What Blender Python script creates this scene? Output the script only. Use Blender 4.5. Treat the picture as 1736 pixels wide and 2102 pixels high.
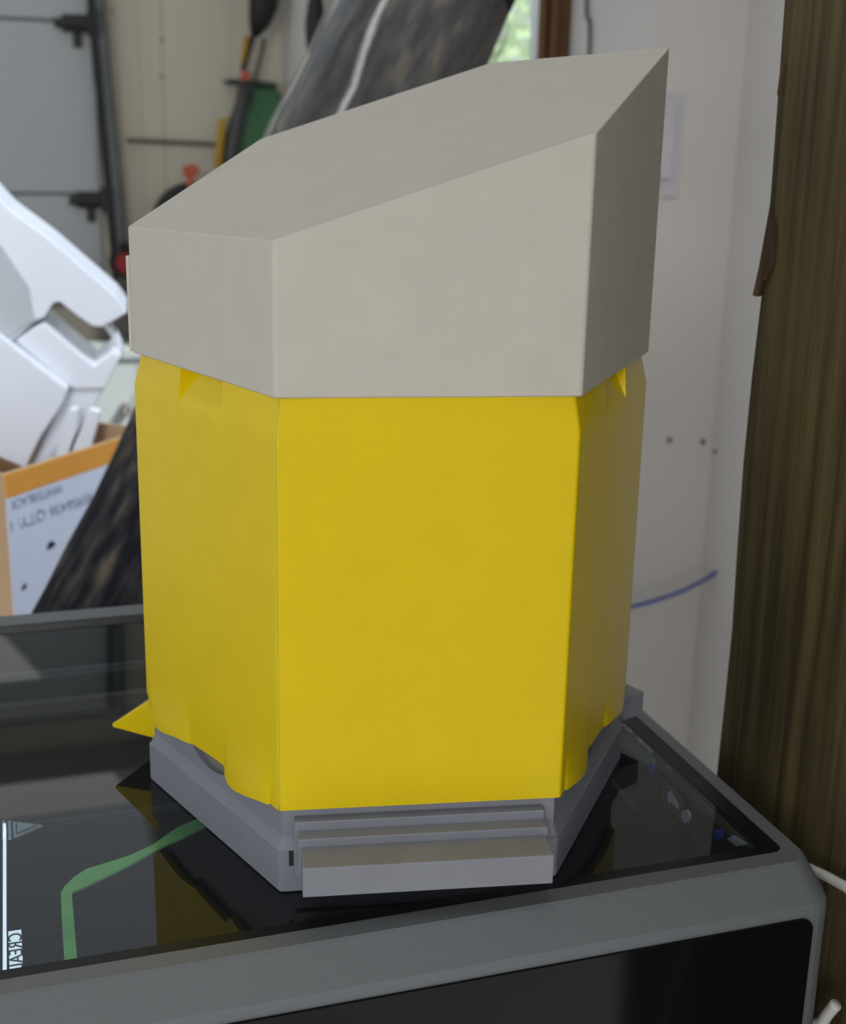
import bpy, bmesh, math, random
from mathutils import Vector, Matrix
random.seed(7)
for o in list(bpy.data.objects): bpy.data.objects.remove(o)
S = bpy.context.scene
COL = S.collection
W, H = 1736, 2102

# ------------------------------------------------------------------ camera
F_PX, PITCH, ROLL, YAW = 2692.243, 0.2790981, 0.0216636, 0.3182194
CAM = Vector((-0.1476, -0.4838, 1.5083))
cy, sy, cp, sp = math.cos(YAW), math.sin(YAW), math.cos(PITCH), math.sin(PITCH)
FWD = Vector((sy*cp, cy*cp, -sp)); rt = Vector((cy, -sy, 0)); up0 = rt.cross(FWD)
RGT = math.cos(ROLL)*rt + math.sin(ROLL)*up0
UPV = -math.sin(ROLL)*rt + math.cos(ROLL)*up0
cd = bpy.data.cameras.new('camera'); cam = bpy.data.objects.new('camera', cd); COL.objects.link(cam)
cam.matrix_world = Matrix(((RGT.x, UPV.x, -FWD.x, CAM.x), (RGT.y, UPV.y, -FWD.y, CAM.y), (RGT.z, UPV.z, -FWD.z, CAM.z), (0, 0, 0, 1)))
cd.sensor_fit = 'HORIZONTAL'; cd.sensor_width = 36; cd.lens = F_PX/W*36
cd.clip_start = 0.02; cd.clip_end = 100
cd.dof.use_dof = True; cd.dof.focus_distance = 0.455; cd.dof.aperture_fstop = cd.lens/3.0
S.camera = cam

# ------------------------------------------------------------------ light and exposure
S.view_settings.view_transform = 'Standard'; S.view_settings.look = 'None'
S.view_settings.exposure = -0.14; S.view_settings.gamma = 1.0; S.view_settings.use_curve_mapping = False
wd = bpy.data.worlds.new('world'); S.world = wd; wd.use_nodes = True
bg = wd.node_tree.nodes['Background']; bg.inputs[0].default_value = (0.82, 0.91, 1.0, 1); bg.inputs[1].default_value = 0.86

def area(name, loc, target, sx, sy_, power, color):
    l = bpy.data.lights.new(name, 'AREA'); l.shape = 'RECTANGLE'; l.size = sx; l.size_y = sy_; l.energy = power; l.color = color
    o = bpy.data.objects.new(name, l); COL.objects.link(o); o.location = loc
    o.rotation_euler = (Vector(target)-Vector(loc)).to_track_quat('-Z', 'Y').to_euler()
    return o
area('open_door_daylight', (-2.55, -4.30, 2.78), (0, 0.1, 1.40), 1.1, 1.1, 77, (1.0, 0.975, 0.93))
tube = area('ceiling_tube_light', (-0.13, 0.05, 2.60), (-0.13, 0.05, 0), 0.08, 1.2, 3.2, (0.92, 0.96, 1.0))
def spot(name, loc, target, power, color, ang, rad):
    l = bpy.data.lights.new(name, 'SPOT'); l.energy = power; l.color = color; l.spot_size = math.radians(ang); l.spot_blend = .5; l.shadow_soft_size = rad
    o = bpy.data.objects.new(name, l); COL.objects.link(o); o.location = loc
    o.rotation_euler = (Vector(target)-Vector(loc)).to_track_quat('-Z', 'Y').to_euler()
spot('tray_fill_spot', (.42, .45, 2.35), (-.16, .72, 1.25), 52, (.76, .86, 1.0), 38, .05)  # unseen spot without a fixture, added to brighten tray edges and carton
spot('carton_fill_spot', (-.42, -.2, 2.1), (-.20, .70, 1.28), 16, (.74, .84, 1.0), 34, .06)  # second added spot out of view, lifts the carton face and tray
sun = bpy.data.lights.new('sun', 'SUN'); sun.energy = 8.0; sun.angle = math.radians(1.5); sun.color = (1, .97, .9)
suno = bpy.data.objects.new('sun', sun); COL.objects.link(suno); suno.rotation_euler = Vector((.5, -.5, .7)).to_track_quat('Z', 'Y').to_euler()

# ------------------------------------------------------------------ helpers
ZL = 1.25                                   # top of the printer lid
def ray(px, py): return FWD + RGT*((px-W/2)/F_PX) - UPV*((py-H/2)/F_PX)
def atx(px, py, x): d = ray(px, py); return CAM + d*((x-CAM.x)/d.x)
def aty(px, py, y): d = ray(px, py); return CAM + d*((y-CAM.y)/d.y)
def atz(px, py, z): d = ray(px, py); return CAM + d*((z-CAM.z)/d.z)

def lin(c):
    return tuple((v/12.92 if v <= 0.04045 else ((v+0.055)/1.055)**2.4) for v in c)
MATS = {}
def mat(name, col, rough=0.5, metal=0.0, var=0.06, scale=8.0, stretch=(1, 1, 1), bump=0.0, bscale=60.0, spec=0.5, emit=None, col2=None, layers=0.0, coords='Object'):
    """principled material whose colour drifts with a noise texture; optional layer-line or noise bump"""
    if name in MATS: return MATS[name]
    m = bpy.data.materials.new(name); m.use_nodes = True; nt = m.node_tree; N = nt.nodes; L = nt.links
    b = N['Principled BSDF']; b.inputs['Roughness'].default_value = rough; b.inputs['Metallic'].default_value = metal
    b.inputs['Specular IOR Level'].default_value = spec
    tc = N.new('ShaderNodeTexCoord'); mp = N.new('ShaderNodeMapping'); mp.inputs['Scale'].default_value = stretch
    L.new(tc.outputs[coords], mp.inputs['Vector'])
    nz = N.new('ShaderNodeTexNoise'); nz.inputs['Scale'].default_value = scale; nz.inputs['Detail'].default_value = 5
    L.new(mp.outputs[0], nz.inputs['Vector'])
    rp = N.new('ShaderNodeValToRGB'); L.new(nz.outputs['Fac'], rp.inputs[0])
    c2 = col2 if col2 else tuple(min(1, c*(1+var)) for c in col); c1 = col if col2 else tuple(c*(1-var) for c in col)
    rp.color_ramp.elements[0].position = 0.32; rp.color_ramp.elements[1].position = 0.68
    rp.color_ramp.elements[0].color = (*c1, 1); rp.color_ramp.elements[1].color = (*c2, 1)
    L.new(rp.outputs[0], b.inputs['Base Color'])
    if layers:
        wv = N.new('ShaderNodeTexWave'); wv.bands_direction = 'Z'; wv.inputs['Scale'].default_value = layers; wv.inputs['Distortion'].default_value = 0.6
        L.new(tc.outputs['Object'], wv.inputs['Vector'])
        bp = N.new('ShaderNodeBump'); bp.inputs['Strength'].default_value = bump; bp.inputs['Distance'].default_value = 0.0002
        L.new(wv.outputs['Fac'], bp.inputs['Height']); L.new(bp.outputs[0], b.inputs['Normal'])
    elif bump:
        n2 = N.new('ShaderNodeTexNoise'); n2.inputs['Scale'].default_value = bscale; n2.inputs['Detail'].default_value = 6
        L.new(mp.outputs[0], n2.inputs['Vector'])
        bp = N.new('ShaderNodeBump'); bp.inputs['Strength'].default_value = bump; bp.inputs['Distance'].default_value = 0.01
        L.new(n2.outputs['Fac'], bp.inputs['Height']); L.new(bp.outputs[0], b.inputs['Normal'])
    if emit:
        b.inputs['Emission Color'].default_value = (*emit[:3], 1); b.inputs['Emission Strength'].default_value = emit[3]
    MATS[name] = m
    return m
def glass(name, tint, rough=0.0, ior=1.5, haze=0.0, hazecol=(.5, .5, .5)):
    """thin sheet: Fresnel mix of a clear tint and a mirror, with a little diffuse haze"""
    m = bpy.data.materials.new(name); m.use_nodes = True; nt = m.node_tree; N = nt.nodes; L = nt.links
    N.remove(N['Principled BSDF']); out = N['Material Output']
    tr = N.new('ShaderNodeBsdfTransparent'); gl = N.new('ShaderNodeBsdfGlossy'); gl.inputs['Roughness'].default_value = rough
    nz = N.new('ShaderNodeTexNoise'); nz.inputs['Scale'].default_value = 40; tc = N.new('ShaderNodeTexCoord'); L.new(tc.outputs['Object'], nz.inputs['Vector'])
    rp = N.new('ShaderNodeValToRGB'); rp.color_ramp.elements[0].color = (*[t*.92 for t in tint], 1); rp.color_ramp.elements[1].color = (*tint, 1)
    L.new(nz.outputs['Fac'], rp.inputs[0]); L.new(rp.outputs[0], tr.inputs[0])
    fr = N.new('ShaderNodeFresnel'); fr.inputs['IOR'].default_value = ior
    mx = N.new('ShaderNodeMixShader'); ge = N.new('ShaderNodeNewGeometry'); inv = N.new('ShaderNodeMath'); inv.operation = 'SUBTRACT'; inv.inputs[0].default_value = 1.0; L.new(ge.outputs['Backfacing'], inv.inputs[1])
    mu = N.new('ShaderNodeMath'); mu.operation = 'MULTIPLY'; L.new(fr.outputs[0], mu.inputs[0]); L.new(inv.outputs[0], mu.inputs[1]); L.new(mu.outputs[0], mx.inputs[0]); L.new(tr.outputs[0], mx.inputs[1]); L.new(gl.outputs[0], mx.inputs[2])
    last = mx
    if haze:
        df = N.new('ShaderNodeBsdfDiffuse'); df.inputs[0].default_value = (*hazecol, 1)
        m2 = N.new('ShaderNodeMixShader'); m2.inputs[0].default_value = haze; L.new(mx.outputs[0], m2.inputs[1]); L.new(df.outputs[0], m2.inputs[2]); last = m2
    L.new(last.outputs[0], out.inputs[0]); MATS[name] = m
    return m
def wood(name, dark, light, rough=0.75, axis='Z', scale=30.0, bump=0.5):
    m = bpy.data.materials.new(name); m.use_nodes = True; nt = m.node_tree; N = nt.nodes; L = nt.links
    b = N['Principled BSDF']; b.inputs['Roughness'].default_value = rough; b.inputs['Specular IOR Level'].default_value = 0.25
    tc = N.new('ShaderNodeTexCoord'); mp = N.new('ShaderNodeMapping')
    mp.inputs['Scale'].default_value = {'Z': (1, 1, .035), 'Y': (1, .05, 1), 'X': (.05, 1, 1)}[axis]
    L.new(tc.outputs['Object'], mp.inputs['Vector'])
    nz = N.new('ShaderNodeTexNoise'); nz.inputs['Scale'].default_value = scale*4; nz.inputs['Detail'].default_value = 8; nz.inputs['Roughness'].default_value = .65; nz.inputs['Distortion'].default_value = .35
    L.new(mp.outputs[0], nz.inputs['Vector'])
    n2 = N.new('ShaderNodeTexNoise'); n2.inputs['Scale'].default_value = scale*.25; L.new(tc.outputs['Object'], n2.inputs['Vector'])
    mr = N.new('ShaderNodeMix'); mr.data_type = 'FLOAT'; mr.inputs[0].default_value = .28
    L.new(nz.outputs['Fac'], mr.inputs[2]); L.new(n2.outputs['Fac'], mr.inputs[3])
    rp = N.new('ShaderNodeValToRGB'); L.new(mr.outputs[0], rp.inputs[0])
    rp.color_ramp.elements[0].position = .40; rp.color_ramp.elements[1].position = .60
    rp.color_ramp.elements[0].color = (*dark, 1); rp.color_ramp.elements[1].color = (*light, 1)
    L.new(rp.outputs[0], b.inputs['Base Color'])
    bp = N.new('ShaderNodeBump'); bp.inputs['Strength'].default_value = bump; bp.inputs['Distance'].default_value = .002
    L.new(nz.outputs['Fac'], bp.inputs['Height']); L.new(bp.outputs[0], b.inputs['Normal'])
    MATS[name] = m
    return m

class MB:
    """collects shapes into one mesh"""
    def __init__(s): s.v = []; s.f = []
    def add(s, vs, fs):
        k = len(s.v); s.v += [tuple(v) for v in vs]; s.f += [tuple(i+k for i in f) for f in fs]; return s
    def box(s, a, b):
        (x0, y0, z0), (x1, y1, z1) = a, b
        return s.add([(x0, y0, z0), (x1, y0, z0), (x1, y1, z0), (x0, y1, z0), (x0, y0, z1), (x1, y0, z1), (x1, y1, z1), (x0, y1, z1)],
                     [(3, 2, 1, 0), (4, 5, 6, 7), (0, 1, 5, 4), (1, 2, 6, 5), (2, 3, 7, 6), (3, 0, 4, 7)])
    def obox(s, o, ax, ay, az):
        """box from corner o along three vectors"""
        o, ax, ay, az = map(Vector, (o, ax, ay, az))
        c = [o, o+ax, o+ax+ay, o+ay]; c = c+[p+az for p in c]
        fs = [(3, 2, 1, 0), (4, 5, 6, 7), (0, 1, 5, 4), (1, 2, 6, 5), (2, 3, 7, 6), (3, 0, 4, 7)]
        if ax.cross(ay).dot(az) < 0: fs = [f[::-1] for f in fs]
        return s.add(c, fs)
    def prism(s, poly, e):
        """polygon (3-D points) pushed along vector e"""
        n = len(poly); e = Vector(e); p = [Vector(q) for q in poly]
        return s.add(p+[q+e for q in p], [tuple(range(n))[::-1], tuple(range(n, 2*n))]+[(i, (i+1) % n, n+(i+1) % n, n+i) for i in range(n)])
    def tube(s, pts, rad, n=12, caps=True):
        pts = [Vector(p) for p in pts]; m = len(pts); rads = rad if isinstance(rad, (list, tuple)) else [rad]*m
        vs = []; prev = None
        for i, p in enumerate(pts):
            t = (pts[min(i+1, m-1)]-pts[max(i-1, 0)]).normalized()
            if prev is None: a = t.orthogonal().normalized()
            else: a = (prev-t*prev.dot(t)).normalized()
            prev = a; c = t.cross(a)
            for k in range(n):
                w = 2*math.pi*k/n; vs.append(p+(a*math.cos(w)+c*math.sin(w))*rads[i])
        fs = [(i*n+k, i*n+(k+1) % n, (i+1)*n+(k+1) % n, (i+1)*n+k) for i in range(m-1) for k in range(n)]
        if caps: fs += [tuple(range(n))[::-1], tuple(range((m-1)*n, m*n))]
        return s.add(vs, fs)
    def loft(s, rings, cap0=True, cap1=True):
        n = len(rings[0]); vs = [p for r in rings for p in r]
        fs = [(i*n+k, i*n+(k+1) % n, (i+1)*n+(k+1) % n, (i+1)*n+k) for i in range(len(rings)-1) for k in range(n)]
        if cap0: fs.append(tuple(range(n))[::-1])
        if cap1: fs.append(tuple(range((len(rings)-1)*n, len(rings)*n)))
        return s.add(vs, fs)
    def build(s, name, m, parent=None, smooth=False, bevel=0.0, seg=2, loc=None, fix=True):
        me = bpy.data.meshes.new(name)
        loc = Vector(loc) if loc is not None else Vector((0, 0, 0))
        me.from_pydata([Vector(v)-loc for v in s.v], [], s.f)
        bm = bmesh.new(); bm.from_mesh(me)
        if fix: bmesh.ops.recalc_face_normals(bm, faces=bm.faces)
        if bevel: bmesh.ops.bevel(bm, geom=[e for e in bm.edges if len(e.link_faces) == 2 and e.calc_face_angle() > .35], offset=bevel, segments=seg, affect='EDGES', profile=.5, clamp_overlap=True)
        bm.to_mesh(me); bm.free()
        if smooth:
            for p in me.polygons: p.use_smooth = True
        me.materials.append(m)
        o = bpy.data.objects.new(name, me); COL.objects.link(o)
        if parent is None: o.location = loc
        else:
            o.parent = parent; o.location = loc
        return o
def tag(o, label=None, cat=None, group=None, kind=None):
    for k, v in (('label', label), ('category', cat), ('group', group), ('kind', kind)):
        if v: o[k] = v
    return o
def empty(name, loc, rz=0.0):
    o = bpy.data.objects.new(name, None); COL.objects.link(o); o.location = loc; o.rotation_euler = (0, 0, rz); o.empty_display_size = .05
    return o
def text_mesh(name, txt, size, m, parent, M, depth=0.0004):
    c = bpy.data.curves.new('lettering', 'FONT'); c.body = txt; c.size = size; c.extrude = depth/2; c.align_x = 'LEFT'
    t = bpy.data.objects.new('lettering', c); COL.objects.link(t)
    me = bpy.data.meshes.new_from_object(t.evaluated_get(bpy.context.evaluated_depsgraph_get()))
    bpy.data.objects.remove(t); bpy.data.curves.remove(c)
    me.name = name; me.transform(M)
    if M.determinant() < 0: me.flip_normals()
    me.materials.clear(); me.materials.append(m)
    o = bpy.data.objects.new(name, me); COL.objects.link(o); o.parent = parent
    return o

# ------------------------------------------------------------------ materials
M_CAP = mat('ivory_print', (.545, .510, .452), .55, var=.025, scale=70, layers=800, bump=.12, spec=.4)
M_YEL = mat('yellow_print', (.76, .55, .004), .22, var=.02, scale=60, stretch=(1, 1, 1), layers=800, bump=.2, spec=.2)
M_GRY = mat('grey_print', (.225, .232, .270), .5, var=.04, scale=60, layers=800, bump=.25)
M_DRUM = mat('grey_brown_print', (.20, .18, .15), .6)
M_FRAME = mat('gunmetal_plastic', (.15, .16, .17), .5, metal=.15, var=.05, scale=900, bump=.03, bscale=1500)
M_INNER = mat('black_chamber', (.012, .014, .017), .6)
M_BORDER = mat('black_enamel', (.006, .006, .007), .35, spec=.25)
M_DOOR = mat('black_door_glass', (.004, .004, .005), .10, spec=.22)
M_LID = glass('lid_glass', (.80, .84, .86), 0.0, 1.5, .012, (.5, .55, .6))
M_STEEL = mat('bright_steel', (.6, .64, .68), .25, metal=.9)
M_LED = mat('led_strip', (.9, .95, 1), .4, emit=(.72, .85, 1.0, 1.4))
M_PLATE = mat('backlit_plate', (.9, .95, 1), .4, emit=(.8, .95, 1.0, 1.1))
M_LETTER = mat('dark_letter', (.06, .09, .12), .5)
M_GREEN = mat('green_ribbon', (.30, .85, .24), .45, emit=None, var=.12, scale=60)
M_WHITE = mat('white_plastic', (.80, .82, .88), .4, var=.03)
M_BLUE = mat('blue_plastic', (.03, .10, .55), .4)
M_SIGN = mat('pale_marking', (.55, .63, .75), .5)
M_WALLR = mat('white_wall_paint', (.70, .665, .635), .7, var=.03, scale=3, bump=.05, bscale=40)
M_WALLB = mat('cream_panelling', (.67, .61, .50), .7, var=.05, scale=2.5, stretch=(1, 1, .3))
M_GDOOR = mat('grey_white_steel', (.50, .51, .52), .5, var=.04, scale=2)
M_TRACK = mat('galvanised_track', (.20, .22, .22), .45, metal=.4, var=.15, scale=12)
M_BLACK = mat('black_rubber', (.012, .012, .012), .55)
M_HINGE = mat('dark_hinge', (.05, .05, .048), .5, metal=.5)
M_CEIL = mat('ceiling_board', (.62, .62, .60), .8, var=.05, scale=1.2)
M_FLOOR = mat('concrete', (.30, .29, .27), .8, var=.12, scale=4, bump=.15, bscale=30)
M_BENCH = wood('bench_top', (.20, .13, .07), (.34, .24, .13), axis='X', scale=12)
M_PLANK = wood('weathered_plank', (.036, .027, .010), (.112, .086, .037), rough=.8, axis='Z', scale=26, bump=.6)
M_SPLIT = wood('splinter_wood', (.05, .03, .012), (.12, .08, .04), axis='Z', scale=40)
M_CASING = wood('stained_casing', (.085, .040, .016), (.20, .098, .042), axis='Z', scale=14, bump=.2)
M_PANE = glass('window_pane', (.97, .99, .97), 0, 1.45)
M_SASH = mat('white_sash', (.88, .92, .94), .4)
M_WRAP = glass('clear_wrap', (.92, .91, .89), .10, 1.5, .035, (.58, .53, .47))
M_CARD = mat('cardboard', (.50, .33, .19), .8, var=.06, scale=10)
M_LINER = mat('white_print_liner', (.72, .77, .92), .6, var=.02)
M_ORANGE = mat('orange_band', (.80, .36, .06), .55, var=.05)
M_PRINT = mat('grey_print_ink', (.25, .28, .40), .6)
M_INK = mat('black_ink', (.02, .03, .06), .6)
M_TGREEN = mat('green_bucket_plastic', (.05, .17, .075), .45, var=.2, scale=5)
M_TYEL = mat('ochre_grip', (.42, .24, .01), .5, var=.2)
M_TORG = mat('orange_red_plastic', (.52, .10, .045), .45)
M_RED = mat('red_plastic', (.40, .02, .03), .4)
M_TGREY = mat('grey_shaft', (.07, .07, .068), .45, metal=.3)
M_ROD = mat('dull_rod', (.12, .105, .08), .5)
M_CHEST = mat('pale_grey_enamel', (.38, .42, .45), .4, var=.03)
M_TOTE = mat('dim_brown_tote', (.11, .10, .085), .7)
M_CABLE = mat('blue_cable_jacket', (.04, .08, .38), .4)
M_CABW = mat('white_cable_jacket', (.62, .61, .60), .4)
M_LEAF = mat('hedge_leaves', (.68, .82, .58), .6, col2=(.88, .95, .80), scale=2.2)

def leafy(m):
    nt = m.node_tree; b = nt.nodes['Principled BSDF']; tr = nt.nodes.new('ShaderNodeBsdfTranslucent'); mx = nt.nodes.new('ShaderNodeMixShader'); mx.inputs[0].default_value = .5
    nt.links.new(b.inputs['Base Color'].links[0].from_socket, tr.inputs[0])
    nt.links.new(b.outputs[0], mx.inputs[1]); nt.links.new(tr.outputs[0], mx.inputs[2]); nt.links.new(mx.outputs[0], nt.nodes['Material Output'].inputs[0])
leafy(M_LEAF)
# carpet roll: dark pile flecked with brown streaks along its length
def carpet():
    m = bpy.data.materials.new('dark_shaggy_pile'); m.use_nodes = True; nt = m.node_tree; N = nt.nodes; L = nt.links
    b = N['Principled BSDF']; b.inputs['Roughness'].default_value = .9; b.inputs['Specular IOR Level'].default_value = .15
    tc = N.new('ShaderNodeTexCoord'); mp = N.new('ShaderNodeMapping'); mp.inputs['Scale'].default_value = (1, 1, .30); L.new(tc.outputs['Object'], mp.inputs['Vector'])
    nz = N.new('ShaderNodeTexNoise'); nz.inputs['Scale'].default_value = 85; nz.inputs['Detail'].default_value = 4; L.new(mp.outputs[0], nz.inputs['Vector'])
    rp = N.new('ShaderNodeValToRGB'); L.new(nz.outputs['Fac'], rp.inputs[0]); rp.color_ramp.elements[0].position = .40; rp.color_ramp.elements[1].position = .74
    rp.color_ramp.elements[0].color = (.006, .006, .008, 1); rp.color_ramp.elements[1].color = (.085, .066, .045, 1)
    e = rp.color_ramp.elements.new(.55); e.color = (.024, .022, .022, 1)
    L.new(rp.outputs[0], b.inputs['Base Color'])
    bp = N.new('ShaderNodeBump'); bp.inputs['Strength'].default_value = .8; bp.inputs['Distance'].default_value = .006; L.new(nz.outputs['Fac'], bp.inputs['Height']); L.new(bp.outputs[0], b.inputs['Normal'])
    return m
M_CARPET = carpet()

# ------------------------------------------------------------------ the room
XR, YB, YJ, XN = 0.61, 3.07, 0.987, 0.732      # far right wall, back wall, jog, near right wall
tag(MB().box((-6, -6, -.1), (7, 8, 0)).build('floor', M_FLOOR), kind='structure')
SKX0, SKX1, SKY0, SKY1 = -0.9, 0.15, 1.2, 2.9     # unseen ceiling hole, added so bright sky reflects in the lid
tag(MB().box((-2.7, -3.0, 2.70), (.9, SKY0, 2.80)).box((-2.7, SKY1, 2.70), (.9, 3.2, 2.80)).box((-2.7, SKY0, 2.70), (SKX0, SKY1, 2.80)).box((SKX1, SKY0, 2.70), (.9, SKY1, 2.80)).build('ceiling', M_CEIL), kind='structure')
WY0, WY1, WZ0, WZ1 = 1.285, 2.15, 1.25, 2.20    # window opening in the right wall
w = MB()
w.box((XR, YJ+.1, 0), (XR+.12, WY0, 2.7)); w.box((XR, WY1, 0), (XR+.12, YB+.12, 2.7)); w.box((XR, WY0, 0), (XR+.12, WY1, WZ0)); w.box((XR, WY0, WZ1), (XR+.12, WY1, 2.7))
tag(w.build('wall_right', M_WALLR), kind='structure')
tag(MB().box((XR, YJ, 0), (XN, YJ+.1, 2.7)).build('wall_corner', M_WALLR), kind='structure')
tag(MB().box((XN, -1.3, 0), (XN+.12, YJ+.1, 2.7)).build('wall_front', M_WALLR), kind='structure')
# nail heads / scuffs on the right wall
wr = bpy.data.objects['wall_corner']; wn = bpy.data.objects['wall_front']
for px, py in ((1442, 907), (1373, 903)):
    p = aty(px, py, YJ); MB().tube([p+Vector((0, .0005, 0)), p-Vector((0, .0015, 0))], .0035, 10).build('nail_head', M_TGREY, wr)
p = atx(1468, 927, XN); MB().tube([p+Vector((.0005, 0, 0)), p-Vector((.0015, 0, 0))], .003, 10).build('nail_head', M_TGREY, wn)
wb = tag(MB().box((.135, YB+.02, 0), (XR, YB+.12, 2.7)).box((-2.6, YB+.02, 2.62), (.135, YB+.12, 2.7)).build('wall_back', M_WALLB), kind='structure')
for a, b in ((.137, .1895), (.190, .2415), (.242, .2985), (.3015, .4715), (.472, .609)):
    MB().box((a, YB, .0), (b, YB+.019, 2.68)).build('panel', M_WALLB, wb, bevel=.0008, seg=1)
MB().box((.2985, YB+.004, 0), (.3015, YB+.019, 2.68)).build('seam_strip', M_WALLB, wb)
for px, py in ((333, 82), (331, 158), (230, 22)):
    p = aty(px, py, YB); MB().tube([p+Vector((0, .003, 0)), p-Vector((0, .002, 0))], .005, 10).build('nail_head', mat('dull_nail', (.26, .23, .18), .6), wb)

# window with stained casing and pale sash
win = tag(MB().box((XR-.002, WY0, WZ0), (XR+.12, WY0+.012, WZ1)).box((XR-.002, WY1-.012, WZ0), (XR+.12, WY1, WZ1)).box((XR-.002, WY0, WZ0), (XR+.12, WY1, WZ0+.012)).box((XR-.002, WY0, WZ1-.012), (XR+.12, WY1, WZ1)).build('window_1', M_SASH), kind='structure')
for a, b in (((XR-.02, WY0-.056, WZ0-.1), (XR-.001, WY0-.028, WZ1+.1)), ((XR-.026, WY0-.028, WZ0-.1), (XR-.001, WY0-.001, WZ1+.1)), ((XR-.02, WY1, WZ0-.1), (XR-.001, WY1+.09, WZ1+.1)), ((XR-.02, WY0, WZ1), (XR-.001, WY1, WZ1+.1)), ((XR-.03, WY0, WZ0-.1), (XR-.001, WY1, WZ0))):
    MB().box(a, b).build('casing_board', M_CASING, win, bevel=.003)
s = MB(); 
for y in (WY0+.014, WY1-.054): s.box((XR+.004, y, WZ0+.014), (XR+.05, y+(.085 if y < 1.5 else .040), WZ1-.014))
s.box((XR+.02, WY0+.099, WZ0+.014), (XR+.05, WY1-.054, WZ0+.054)); s.box((XR+.02, WY0+.099, WZ1-.054), (XR+.05, WY1-.054, WZ1-.014))
s.build('sash', M_SASH, win, bevel=.002)
MB().box((XR+.033, WY0+.05, WZ0+.05), (XR+.037, WY1-.05, WZ1-.05)).build('pane', M_PANE, win)

# sectional garage door with its panels
gd = tag(MB().box((-2.6, YB+.03, 0), (.13, YB+.07, 2.62)).build('door_1', M_GDOOR), kind='structure')
zz = [.102+.415*i for i in range(-0, 7)]
for i in range(6):
    MB().box((-2.6, YB-.005, zz[i]+.003), (.128, YB+.028, zz[i+1]-.003)).build('panel', M_GDOOR, gd, bevel=.004, seg=2)
def hinge(px, py):
    p = aty(px, py, YB-.03); h = MB()
    h.box((p.x-.03, YB-.02, p.z-.02), (p.x+.045, YB-.006, p.z+.022)); h.box((p.x+.03, YB-.05, p.z-.028), (p.x+.062, YB-.006, p.z+.034))
    h.tube([(p.x-.05, YB-.03, p.z), (p.x+.05, YB-.03, p.z)], .012, 10); h.box((p.x-.006, YB-.012, p.z-.055), (p.x+.016, YB-.006, p.z-.02))
    h.build('roller_hinge', M_HINGE, gd, bevel=.002)
hinge(154, 48); hinge(183, 412)
# door track: dark weather seal and folded rail, leaning slightly out at the foot
t0, t1 = aty(184, 0, YB-.035), aty(236, 560, YB-.035)
dr = (t1-t0).normalized(); top = t0-dr*.75; bot = t0+dr*1.86
def strip(mb, off0, off1, y0, y1):
    mb.obox(bot+Vector((off0, y0, 0)), (off1-off0, 0, 0), (0, y1-y0, 0), top-bot)
trk = tag(empty('trim_1', (0, 0, 0)), kind='structure')
m1 = MB(); strip(m1, -.006, .010, -.02, .02); m1.build('weather_seal', M_BLACK, trk)
m2 = MB(); strip(m2, .010, .030, -.012, .012); strip(m2, .012, .014, -.03, -.012); m2.build('track_rail', M_TRACK, trk)
m3 = MB(); strip(m3, .030, .034, -.02, .02); m3.build('track_flange', M_BLACK, trk)

# ------------------------------------------------------------------ outside hedge
h = MB()
for i in range(4200):
    c = Vector((random.uniform(1.75, 2.3), random.uniform(2.2, 7.0), random.uniform(.1, 2.9)))
    a = Vector((random.uniform(-1, 1), random.uniform(-1, 1), random.uniform(-1, 1))).normalized(); b_ = a.orthogonal().normalized(); r = random.uniform(.05, .11)
    h.add([c-a*r, c+b_*r*.5, c+a*r, c-b_*r*.5], [(0, 1, 2, 3)])
tag(h.build('hedge', M_LEAF, fix=False), 'pale green sunlit hedge seen through the window', 'hedge', kind='stuff')

# ------------------------------------------------------------------ work bench
bench = tag(empty('work_bench', (-.5, .5, 0)), 'wooden work bench carrying the black printer and the open carton', 'bench')
def bl(b): return b
MB().box((-.22, -1.0, .73), (.63, .10, .77)).build('bench_top', M_BENCH, bench, bevel=.003)
for x in (-.18, .54):
    for y in (-.96, .0): MB().box((x, y, 0), (x+.08, y+.08, .73)).build('leg', M_BENCH, bench)

# ------------------------------------------------------------------ 3-D printer
PX0, PX1, PYF, PYB = -.224, .1365, -.125, .233
def rrect(x0, x1, y0, y1, r, z, n=6):
    pts = []
    for cx, cyy, a0 in ((x1-r, y1-r, 0), (x0+r, y1-r, 90), (x0+r, y0+r, 180), (x1-r, y0+r, 270)):
        for i in range(n+1):
            w_ = math.radians(a0+90*i/n); pts.append(Vector((cx+r*math.cos(w_), cyy+r*math.sin(w_), z)))
    return pts
pr = tag(empty('printer', (-.05, .05, .77)), 'black enclosed 3D printer with a dark glass lid under the yellow tower', '3d printer')
O = Vector((-.05, .05, .77))
def pb(mb, name, m, parent=pr, **k):
    """build in world coordinates under a parent whose origin is O"""
    mb.v = [tuple(Vector(v)-O) for v in mb.v]
    return mb.build(name, m, parent, **k)
GX0, GX1, GY0, GY1 = -.2165, .1250, -.1055, .214
body = MB()
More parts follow.
